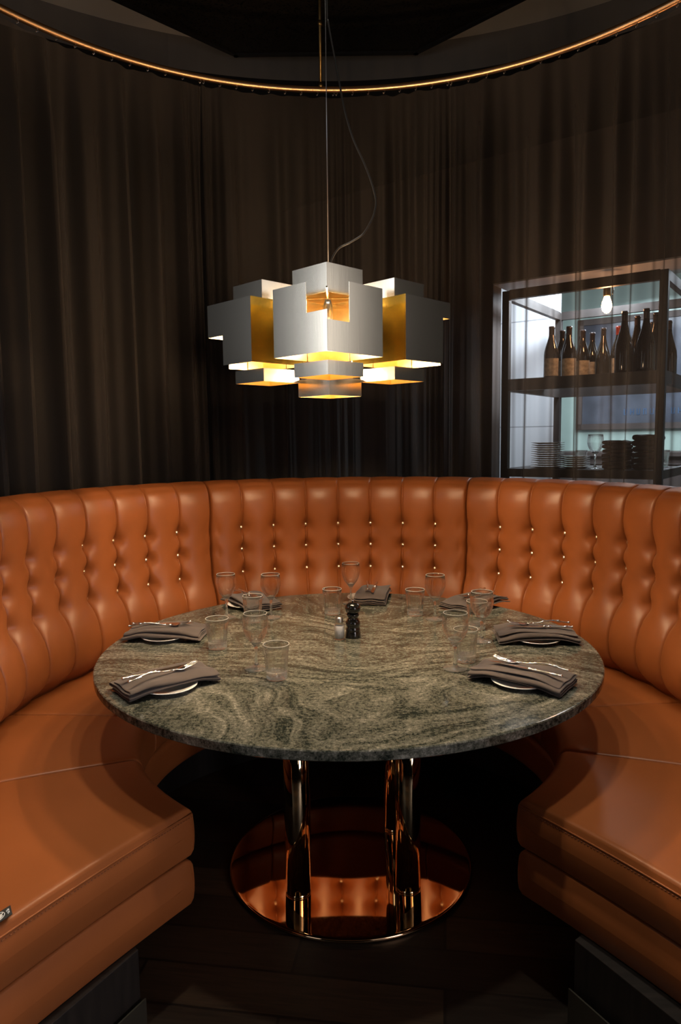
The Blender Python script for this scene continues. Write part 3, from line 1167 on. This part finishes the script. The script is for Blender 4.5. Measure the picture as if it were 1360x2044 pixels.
def make_knife(label):
    e = empty('knife', label, 'knife', group='knives laid on the napkins')
    hp, hr = [], []
    for i in range(41):
        t = i / 40
        hp.append((0.105 - 0.095 * t, 0, 0.0055))
        hr.append(0.0032 + 0.0014 * math.exp(-((t - 0.03) / 0.03) ** 2) + 0.0016 * math.exp(-((t - 0.25) / 0.05) ** 2) + 0.0014 * math.exp(-((t - 0.80) / 0.03) ** 2)
                  + 0.0018 * math.exp(-((t - 0.96) / 0.03) ** 2))
    MB().tube(hp, hr, 10, sx=1.2).build('handle', M['steel'], e)
    v, f = [], []
    N = 16
    for i in range(N + 1):
        t = i / N
        x = 0.012 - 0.118 * t
        w0 = -0.0062
        w1 = 0.0075 * (1 - max(0, (t - 0.75) / 0.25) ** 2 * 1.6)
        for y in (w0, w1):
            v += [(x, y, 0.0050), (x, y, 0.0062 if y < 0 else 0.0054)]
    for i in range(N):
        b = i * 4
        f += [(b, b + 4, b + 6, b + 2), (b + 1, b + 3, b + 7, b + 5), (b, b + 1, b + 5, b + 4), (b + 2, b + 6, b + 7, b + 3)]
    f += [(0, 2, 3, 1), (N * 4, N * 4 + 1, N * 4 + 3, N * 4 + 2)]
    MB().add(v, f).build('blade', M['steel'], e)
    return e


sets = [  # x, y, angle(deg from +y to +x), where, knife offset, fork offset, tilt
    (-0.482, 1.856, -125.0, 'front left', 0.016, -0.024, 1),
    (-0.600, 2.345, -87.0, 'left middle', 0.020, -0.018, 2),
    (-0.365, 2.790, -33.0, 'rear left', 0.014, -0.022, 3),
    (0.132, 2.880, 10.0, 'rear centre', 0.026, -0.026, 4),
    (0.525, 2.725, 44.0, 'rear right', 0.020, -0.020, 5),
    (0.636, 2.262, 94.0, 'right middle', 0.012, -0.022, 6),
    (0.487, 1.852, 129.0, 'front right', 0.018, -0.016, 7)]
P0 = F0 = K0 = None
for (x, y, a, where, ko, fo, sd) in sets:
    rz = math.pi / 2 - D2R(a)
    rot = Matrix.Rotation(rz, 3, 'Z')
    lbp = 'small white plate under the %s napkin' % where
    lbn = 'folded taupe cloth napkin at the %s place setting, cutlery on top' % where
    lbf = 'steel fork lying on the %s napkin' % where
    lbk = 'steel table knife lying on the %s napkin' % where
    off = Vector((0.012, 0.018 if sd in (1,) else (-0.026 if sd in (7,) else 0.0), 0))
    # plates peep out on the side facing the camera
    side = {1: 0.026, 2: 0.022, 3: 0.022, 4: 0.0, 5: 0.004, 6: -0.024, 7: -0.016}[sd]
    pp = Vector((x, y, TT)) + rot @ Vector((0.0 if sd != 4 else -0.02, side if sd != 4 else 0.030, 0))
    if P0 is None:
        P0 = make_plate(lbp)
        P0.location = pp
    else:
        q = dup(P0, pp, 0, lbp)
    nk = make_napkin(lbn, sd, Wd=0.122 if sd == 4 else 0.148)
    nk.location = (x, y, TT)
    nk.rotation_euler = (0, 0, rz + (0.05 if sd in (1, 7) else 0.0))
    zt = 0.0405
    fl = Vector((x, y, TT + zt)) + rot @ Vector((0.018, fo if sd < 4 else -fo, 0.0035))
    kl = Vector((x, y, TT + zt)) + rot @ Vector((0.012, ko if sd < 4 else -ko, 0))
    # camera sees the fork nearer on the left settings and the knife nearer on the right ones
    if sd >= 5:
        fl = Vector((x, y, TT + zt)) + rot @ Vector((0.018, 0.018, 0.0035))
        kl = Vector((x, y, TT + zt)) + rot @ Vector((0.012, -0.012, 0))
    else:
        fl = Vector((x, y, TT + zt)) + rot @ Vector((0.014, 0.014, 0.0035))
        kl = Vector((x, y, TT + zt)) + rot @ Vector((0.016, -0.018, 0))
    fa, ka = (0.10, -0.04) if sd >= 5 else (-0.14, 0.02)
    if sd < 5:
        fl, kl = kl + Vector((0, 0, 0.0)), fl
        fl = Vector((x, y, TT + zt + 0.003)) + rot @ Vector((0.016, 0.026, 0))
        kl = Vector((x, y, TT + zt)) + rot @ Vector((0.012, -0.004, 0))
        fa, ka = 0.16, 0.03
    if F0 is None:
        F0 = make_fork(lbf)
        F0.location = fl
        F0.rotation_euler = (0, 0, rz + fa)
        K0 = make_knife(lbk)
        K0.location = kl
        K0.rotation_euler = (0, 0, rz + ka)
    else:
        dup(F0, fl, rz + fa, lbf)
        dup(K0, kl, rz + ka, lbk)

# ------------------------------------------------------------------ pendant lamp
LX, LY = -0.028, TY
PL = empty('pendant_lamp', 'geometric steel and brass pendant lamp of stacked square shades over the table', 'pendant lamp', (LX, LY, 0))
TH = 0.0012


def square_tube(name, cx, cy, H, z0, z1, outs, notch=None, mats=None):
    """square tube turned by 45 degrees. outs: face keys that are steel outside; notch: {face: polygon in (s, z)}; s runs 0..1
    from the corner named by CORN"""
    corners = {'N': Vector((0, -H)), 'R': Vector((H, 0)), 'F': Vector((0, H)), 'L': Vector((-H, 0))}
    faces = {'FL': ('N', 'L'), 'FR': ('N', 'R'), 'BR': ('F', 'R'), 'BL': ('F', 'L')}
    nrm = {'FL': Vector((-1, -1)), 'FR': Vector((1, -1)), 'BR': Vector((1, 1)), 'BL': Vector((-1, 1))}
    mb = MB()
    for k, (a, b) in faces.items():
        A, B = corners[a], corners[b]
        nn = nrm[k].normalized()
        poly = (notch or {}).get(k) or [(0, z0), (1, z0), (1, z1), (0, z1)]
        m = len(poly)
        vo = []
        for (s_, z) in poly:
            p_ = A.lerp(B, s_)
            vo.append((cx + p_.x, cy + p_.y, z))
        vi = [(x - nn.x * TH, y - nn.y * TH, z) for x, y, z in vo]
        om = 0 if k in outs else 2
        # orientation is irrelevant to shading here, but keep both sides closed
        mb.add(vo, [tuple(range(m))], om)
        mb.add(vi, [tuple(range(m))[::-1]], 1)
        for i in range(m):
            j = (i + 1) % m
            mb.add([vo[i], vo[j], vi[j], vi[i]], [(0, 1, 2, 3)], 0)
    return mb.build(name, [M['steel_lamp'], M['brass_lamp'], M['brass_gold']], PL)


ALL = ('FL', 'FR', 'BR', 'BL')
s1, h1, s2, h2 = 0.195, 0.0985, 0.223, 0.152
ZB0, ZB1 = 1.626, 1.812
top_notch = lambda zn: [(0, ZB0), (1, ZB0), (1, ZB1), (0.385, ZB1), (0.385, zn), (0, zn)]
dirs = {'N': (0, -1), 'L': (-1, 0), 'R': (1, 0), 'F': (0, 1)}
for k, (dx, dy) in dirs.items():
    outs = {'N': ('FL', 'FR'), 'L': ('FL', 'BL'), 'R': ('FR', 'BR'), 'F': ('BL', 'BR')}[k]
    square_tube('upper_shade', dx * s1, dy * s1, h1, 1.792, 1.869, ALL)
    square_tube('lower_shade', dx * s1, dy * s1, h1, 1.574, 1.613, ALL)
    nt = {}
    if k == 'N':
        nt = {'FL': [(0, ZB0), (1, ZB0), (1, ZB1), (0.37, ZB1), (0.37, 1.732), (0, 1.732)],
              'FR': [(0, ZB0), (1, ZB0), (1, ZB1), (0.385, ZB1), (0.385, 1.707), (0, 1.707)]}
    elif k == 'L':
        q = [(0, ZB0), (0.65, ZB0), (0.65, 1.715), (1, 1.715), (1, ZB1), (0, ZB1)]
        nt = {'FL': q, 'BL': q}
    elif k == 'R':
        q = [(0, ZB0), (0.83, ZB0), (0.83, 1.764), (1, 1.764), (1, ZB1), (0, ZB1)]
        nt = {'FR': q, 'BR': q}
    else:
        nt = {'BL': [(0, ZB0), (1, ZB0), (1, ZB1), (0.37, ZB1), (0.37, 1.73), (0, 1.73)],
              'BR': [(0, ZB0), (1, ZB0), (1, ZB1), (0.37, ZB1), (0.37, 1.70), (0, 1.70)]}
    square_tube('outer_shade', dx * s2, dy * s2, h2, ZB0, ZB1, outs, nt)
square_tube('centre_shade', 0, 0, h1, 1.531, 1.584, ALL)
# frame, sockets and bulbs
fr_ = MB()
fr_.box((0, 0, 1.800), (0.50, 0.008, 0.005)).box((0, 0, 1.800), (0.008, 0.50, 0.005))
fr_.lathe([(0.0, 1.795), (0.02, 1.797), (0.02, 1.805), (0.004, 1.810), (0.004, 1.862), (0.0, 1.864)], 24)
for k, (dx, dy) in dirs.items():
    for (ax, ay) in ((1, 0), (0, 1)):
        cx_, cy_ = dx * s2, dy * s2
        fr_.box((cx_, cy_, 1.788), (0.295 if ax else 0.004, 0.295 if ay else 0.004, 0.004))
        fr_.box((dx * s1, dy * s1, 1.603), (0.19 if ax else 0.003, 0.19 if ay else 0.003, 0.003))
    for q in (-1, 1):
        fr_.tube([(dx * s1 + q * 0.06, dy * s1, 1.602), (dx * s1 + q * 0.06, dy * s1, 1.800)], 0.0015, 6)
fr_.box((0, 0, 1.583), (0.19, 0.003, 0.003)).box((0, 0, 1.583), (0.003, 0.19, 0.003))
fr_.tube([(0.07, 0, 1.583), (0.07, 0, 1.84)], 0.0015, 6).tube([(-0.07, 0, 1.583), (-0.07, 0, 1.84)], 0.0015, 6)
fr_.build('frame', M['brass_lamp'], PL)
bulb0 = sock0 = None
for (dx, dy, zb) in ((0, -1, 1.688), (-1, 0, 1.688), (1, 0, 1.688), (0, 1, 1.688), (0, 0, 1.592)):
    if bulb0 is None:
        sock0 = MB().lathe([(0.0, 0.03), (0.013, 0.03), (0.013, 0.085), (0.008, 0.10), (0.0, 0.10)], 20).build('socket', M['steel_satin'], PL)
        bulb0 = MB().lathe([(0.0, -0.016), (0.006, -0.0145), (0.0098, -0.009), (0.0112, -0.002), (0.0104, 0.006), (0.0080, 0.014), (0.0075, 0.031), (0.0, 0.032)], 20).build('bulb', M['bulb'], PL)
        a_, b_ = sock0, bulb0
    else:
        a_, b_ = sock0.copy(), bulb0.copy()
        COL.objects.link(a_)
        COL.objects.link(b_)
        a_.parent = b_.parent = PL
    a_.location = b_.location = (dx * s1, dy * s1, zb)
up_ = bulb0.copy()
COL.objects.link(up_)
up_.parent = PL
up_.location = (0, 0.03, 1.838)
MB().tube([(0, 0, 1.86), (0.002, 0, 2.6), (0.004, 0, 3.95)], 0.0013, 6).build('suspension_wire', M['wire'], PL)
cpts = [(0.005, 3.95), (0.006, 3.3), (0.007, 2.69), (0.010, 2.628), (0.022, 2.557), (0.039, 2.466), (0.057, 2.373), (0.081, 2.294), (0.111, 2.229), (0.134, 2.170), (0.147, 2.119),
        (0.143, 2.085), (0.134, 2.061), (0.108, 2.020), (0.068, 1.995), (0.030, 1.975), (0.006, 1.93), (0.001, 1.865)]


def catmull(P, k=6):
    out = []
    P = [Vector(p_) for p_ in P]
    for i in range(len(P) - 1):
        a, b, c, d = P[max(0, i - 1)], P[i], P[i + 1], P[min(len(P) - 1, i + 2)]
        for j in range(k):
            t = j / k
            out.append(0.5 * ((2 * b) + (c - a) * t + (2 * a - 5 * b + 4 * c - d) * t * t + (3 * b - a - 3 * c + d) * t ** 3))
    out.append(P[-1])
    return out


MB().tube(catmull([(x, -0.006, z) for x, z in cpts]), 0.0029, 8).build('power_cord', M['black_cable'], PL)

# ------------------------------------------------------------------ serving hatch and shelving behind the curtain
PLx, PLy = 0.938, 4.0
U = Vector((0.8136, -0.5812, 0))
V = Vector((0.5812, 0.8136, 0))
HM = Matrix(((U.x, V.x, 0, PLx), (U.y, V.y, 0, PLy), (0, 0, 1, 0), (0, 0, 0, 1)))
HA = math.atan2(U.y, U.x)


def hatch_obj(mb, name, m, parent=None, bevel=0):
    o = mb.build(name, m, parent, bevel)
    if parent is None:
        o.matrix_world = HM
    return o


# wall with the opening (u from -0.13 to 1.9, z 1.06..2.275)
hw = MB()
hw.box((-1.20, 0.17, 1.49), (2.14, 0.12, 2.98))
hw.box((0.90, 0.17, 2.63), (2.06, 0.12, 0.70))
hw.box((0.90, 0.17, 0.52), (2.06, 0.12, 1.04))
hw.box((2.40, 0.17, 1.49), (0.95, 0.12, 2.98))
structure(hatch_obj(hw, 'wall_hatch', M['hatch_wall']))
sf = MB()
sf.box((0.9, 0.24, 2.275), (2.06, 0.26, 0.008))
structure(hatch_obj(sf, 'trim_1', M['soffit']))
structure(hatch_obj(MB().box((-0.39, 1.08, 1.35), (0.66, 0.04, 2.7)), 'wall_kitchen_white', M['white_wall']))
gw = MB()
gw.box((0.9, 2.6, 1.35), (4.2, 0.06, 2.7))
structure(hatch_obj(gw, 'wall_kitchen_green', M['green_tile']))
structure(hatch_obj(MB().box((0.9, 1.42, 2.72), (4.2, 2.4, 0.04)), 'ceiling_kitchen', M['soffit']))
structure(hatch_obj(MB().box((-1.25, 1.4, 1.35), (0.05, 2.4, 2.7)), 'wall_kitchen_left', M['white_wall']))
structure(hatch_obj(MB().box((2.85, 1.4, 1.35), (0.05, 2.4, 2.7)), 'wall_kitchen_right', M['green_tile']))

# blackboard-like dark panel on the green wall
kb = empty('wall_board', 'dark slate-blue board with blurred blue writing on the pale green kitchen wall', 'board')
kb.matrix_world = HM
MB().box((0.75, 2.555, 1.93), (2.2, 0.02, 0.86)).build('board', M['poster'], kb)
fb = MB()
fb.box((-0.36, 2.55, 1.93), (0.05, 0.04, 0.95)).box((0.75, 2.55, 1.48), (2.25, 0.04, 0.05)).box((0.75, 2.55, 2.38), (2.25, 0.04, 0.05))
fb.build('board_frame', M['hatch_wall'], kb)
bw = MB()
rb = random.Random(4)
for i in range(9):
    u0 = 0.02 + i * 0.052 + (0.06 if i > 5 else 0)
    w = rb.uniform(0.026, 0.036)
    bw.box((u0, 2.543, 1.60), (0.008, 0.003, 0.05))
    bw.box((u0 + w * 0.7, 2.543, 1.60), (0.007, 0.003, 0.05))
    bw.box((u0 + w * 0.35, 2.543, rb.choice([1.578, 1.60, 1.622])), (w * 0.7, 0.003, 0.008))
bw.build('blue_writing', M['blue_print'], kb)
# kitchen counter under the board
hatch_obj(MB().box((1.0, 2.28, 0.62), (3.2, 0.55, 1.24)).box((1.0, 2.27, 1.255), (3.24, 0.60, 0.03)), 'kitchen_counter', M['hatch_wall'])
tag(bpy.data.objects['kitchen_counter'], 'dark counter along the pale green kitchen wall beyond the shelving', 'counter')

# shelf unit
sh = empty('shelf_unit', 'black iron shelving frame holding bottles and plates behind the sheer curtain', 'shelving')
sh.matrix_world = HM
W_ = 0.81
DEP = 0.88
B4 = 0.040
posts = MB()
for (u, v_) in ((0, 0), (W_, 0), (0, DEP), (W_, DEP)):
    MB().box((u, v_, 1.10), (B4, B4, 2.20)).build('post', M['black_iron'], sh, 0.002)
for (z, hgt, nm) in ((2.179, 0.050, 'top_rail'), (1.687, 0.064, 'shelf_rail'), (1.20, 0.045, 'shelf_rail')):
    for v_ in (0, DEP):
        MB().box((W_ / 2, v_, z), (W_ - B4, B4 * 0.8, hgt if v_ == 0 or z < 2 else 0.05)).build(nm, M['black_iron'], sh)
    for u in (0, W_):
        MB().box((u, DEP / 2, z), (B4 * 0.8, DEP - B4, hgt)).build(nm, M['black_iron'], sh)
MB().box((W_ / 2, 0.30, 1.706), (W_ - 0.02, 0.56, 0.022)).build('shelf_board', M['black_iron'], sh)
MB().box((W_ / 2, 0.30, 1.211), (W_ - 0.02, 0.56, 0.022)).build('shelf_board', M['black_iron'], sh)


def hp_(u, v_, z):
    return tuple(HM @ Vector((u, v_, z)))


# hanging filament bulb
fbulb = empty('filament_bulb', 'glowing filament bulb hanging above the bottles behind the curtain', 'lamp', hp_(0.500, 0.14, 0))
MB().lathe([(0.0, 2.045), (0.010, 2.048), (0.022, 2.062), (0.027, 2.080), (0.025, 2.100), (0.016, 2.125), (0.013, 2.135), (0.0, 2.136)], 24).build('bulb', M['filament'], fbulb)
MB().lathe([(0.0, 2.134), (0.018, 2.134), (0.020, 2.140), (0.020, 2.19), (0.014, 2.20), (0.0, 2.20)], 24).build('socket', M['rod'], fbulb)
cb = MB().tube([(0.026, -0.01, 2.142), (0.030, -0.01, 2.165), (0.026, -0.01, 2.19), (0.016, -0.005, 2.2)], 0.003, 6)
cb.tube([(0.018, 0, 2.197), (0.05, 0.0, 2.199)], 0.004, 6)
cb.build('bracket', M['chrome'], fbulb)


def make_bottle(label, H=0.30, red=False, kind=0):
    t = empty('wine_bottle', label, 'wine bottle', group='wine bottles on the middle shelf behind the curtain')
    if kind == 0:    # sloping shoulders
        pr = [(0.0, 0.004), (0.030, 0.0), (0.040, 0.004), (0.041, 0.02), (0.041, 0.135), (0.039, 0.155), (0.033, 0.180), (0.025, 0.205), (0.018, 0.228), (0.0145, 0.25),
              (0.0140, 0.275), (0.0155, 0.278), (0.0155, 0.288), (0.0145, 0.290), (0.0, 0.290)]
    else:            # fuller body and a long slope
        pr = [(0.0, 0.004), (0.034, 0.0), (0.045, 0.004), (0.046, 0.02), (0.046, 0.12), (0.043, 0.15), (0.034, 0.185), (0.024, 0.22), (0.0175, 0.25), (0.0150, 0.275),
              (0.0145, 0.300), (0.0165, 0.303), (0.0165, 0.316), (0.0145, 0.318), (0.0, 0.318)]
    MB().lathe(pr, 32).build('body', M['bottle'], t)
    zt = 0.290 if kind == 0 else 0.318
    MB().lathe([(0.0150, zt - 0.055), (0.0156, zt - 0.05), (0.0154, zt - 0.014), (0.0166, zt - 0.012), (0.0166, zt + 0.0005), (0.0, zt + 0.001)], 24) \
        .build('capsule', M['capsule_red'] if red else M['capsule'], t)
    if not red and kind == 0:
        MB().lathe([(0.0158, zt - 0.068), (0.0163, zt - 0.064), (0.0158, zt - 0.054)], 24).build('neck_band', M['paper'], t)
    R_ = (0.0415 if kind == 0 else 0.0465)
    v, f = [], []
    z0, z1 = (0.02, 0.115) if kind == 0 else (0.018, 0.085)
    for i in range(17):
        a = -1.15 + 2.3 * i / 16
        v += [(R_ * math.sin(a), -R_ * math.cos(a), z0), (R_ * math.sin(a), -R_ * math.cos(a), z1)]
    for i in range(16):
        f.append((2 * i, 2 * i + 2, 2 * i + 3, 2 * i + 1))
    if kind:
        return t
    o = MB().add(v, f, 0, True).build('label', M['paper'], t)
    return t


bt = [(0.190, 0.19, 0, 'leftmost wine bottle on the middle shelf, pale label facing out', 1.02),
      (0.200, 0.34, 0, 'wine bottle tucked right behind the leftmost bottle', 1.0),
      (0.192, 0.47, 0, 'wine bottle standing second in from the left, set well back', 1.0),
      (0.262, 0.27, 0, 'wine bottle with a pale label and neck band, third from the left', 1.03),
      (0.230, 0.60, 0, 'wine bottle hidden behind the third bottle from the left', 1.0),
      (0.300, 0.40, 0, 'wine bottle with narrow visible label, left of the filament bulb', 1.0),
      (0.326, 0.50, 0, 'wine bottle with neck band nearest to the left of the bulb', 0.98),
      (0.400, 0.46, 1, 'wine bottle with bright bare neck directly under the filament bulb', 0.94),
      (0.492, 0.43, 2, 'wine bottle with a red capsule right of the filament bulb', 1.02),
      (0.607, 0.085, 1, 'broad dark bottle in the first row right of the red capsule', 1.0),
      (0.634, 0.24, 1, 'dark bottle between two broad ones at the right of the shelf', 0.98),
      (0.715, 0.075, 1, 'tallest dark bottle in the cluster at the right of the shelf', 1.0),
      (0.675, 0.40, 0, 'shorter bottle peeping out behind the tallest dark bottle', 1.02),
      (0.735, 0.20, 1, 'dark bottle beside the right front post of the shelf', 0.98),
      (0.730, 0.56, 1, 'dark bottle seen beyond the right front post of the shelf', 1.0)]
protos = {}
for (u, v_, kd, lb, sc) in bt:
    loc = hp_(u, v_, 1.718)
    if kd not in protos:
        protos[kd] = make_bottle(lb, kind=1 if kd == 1 else 0, red=(kd == 2))
        o = protos[kd]
        o.location = loc
        o.scale = (sc,) * 3
        o.rotation_euler = (0, 0, -0.25)
    else:
        dup(protos[kd], loc, -0.25 + 0.1 * math.sin(u * 50), lb, sc)

# stacks of plates on the lower shelf
sp0 = None


def make_shelf_plate(label, r):
    o = MB().lathe([(0.0, 0.0), (r * 0.62, 0.0), (r * 0.66, 0.002), (r * 0.97, 0.0075), (r, 0.0085), (r * 0.985, 0.010), (r * 0.66, 0.005), (0.0, 0.004)], 40).build('shelf_plate', M['white_china'])
    return tag(o, label, 'plate')


ords = ['bottom', 'second', 'third', 'fourth', 'fifth', 'sixth', 'seventh', 'eighth', 'ninth', 'tenth', 'eleventh', 'twelfth']
for (u, v_, r, nn, dz, what) in ((0.190, 0.155, 0.093, 12, 0.0122, 'tall'), (0.345, 0.16, 0.080, 6, 0.0115, 'short')):
    first = None
    for k in range(nn):
        if k == 0:
            lb = 'white plate at the bottom of the %s plate stack on the lower shelf' % what
        elif k == nn - 1:
            lb = 'white plate on top of the %s plate stack on the lower shelf' % what
        else:
            lb = 'white plate, %s from the bottom of the %s stack on the lower shelf' % (ords[k], what)
        loc = hp_(u, v_, 1.2225 + k * dz)
        if first is None:
            first = make_shelf_plate(lb, r)
            first['group'] = '%s stack of white plates on the lower shelf' % what
            first.location = loc
        else:
            dup(first, loc, 0, lb)
dup(g0, hp_(0.470, 0.10, 1.2225), 0.3, 'wine glass standing on the lower shelf behind the curtain', 1.12)['group'] = 'glassware behind the curtain'
# small glasses further back by the plates
for (u, v_, lb) in ((0.30, 0.42, 'small glass behind the short plate stack on the lower shelf'), (0.62, 0.46, 'small glass behind the napkin heap, nearer the bulb side'), (0.74, 0.46, 'small glass behind the napkin heap by the shelf post')):
    dup(t0, hp_(u, v_, 1.2225), 0.3, lb, 0.95)['group'] = 'glassware behind the curtain'

# folded dark napkins on the lower shelf
def folded_cloth(label, cx, cy, z, w, d, h, seed, m):
    rnd = random.Random(seed)
    v, f = [], []
    N = 10
    for k, zz in enumerate((0, h * 0.15, h * 0.5, h * 0.85, h)):
        ins = (0.012, 0.002, 0.0, 0.003, 0.014)[k]
        for i in range(4 * N):
            s_, t = divmod(i, N)
            t /= N
            x, y = [(-1 + 2 * t, -1), (1, -1 + 2 * t), (1 - 2 * t, 1), (-1, 1 - 2 * t)][s_]
            v.append((x * (w / 2 - ins), y * (d / 2 - ins), zz + 0.003 * math.sin(4 * x + seed) * (k > 0)))
    for k in range(4):
        for i in range(4 * N):
            j = (i + 1) % (4 * N)
            f.append((k * 4 * N + i, k * 4 * N + j, (k + 1) * 4 * N + j, (k + 1) * 4 * N + i))
    f.append(tuple(range(4 * N))[::-1])
    f.append(tuple(4 * 4 * N + i for i in range(4 * N)))
    o = MB().add(v, f, 0, True).build('folded_cloth', m)
    o.location = hp_(cx, cy, z)
    o.rotation_euler = (0, 0, HA + rnd.uniform(-0.04, 0.04))
    return tag(o, label, 'cloth', 'folded dark cloths heaped on the lower shelf')


zc = 1.2225
names = ['bottom', 'second', 'third', 'fourth', 'fifth', 'sixth', 'seventh']
for k in range(7):
    folded_cloth(('dark folded cloth, %s from the bottom of the heap beside the shelved wine glass' % names[k]).replace('bottom from the bottom', 'at the bottom'),
                 0.572 + 0.003 * math.sin(k * 2), 0.16, zc + k * 0.0215, 0.125, 0.16, 0.021, k, M['dark_cloth'])
for k in range(6):
    folded_cloth(('brown folded cloth, %s from the bottom of the heap by the right post' % names[k]).replace('bottom from the bottom', 'at the bottom'),
                 0.712 + 0.003 * math.sin(k * 3), 0.22, zc + k * 0.030, 0.13, 0.17, 0.029, 20 + k, M['napkin'])
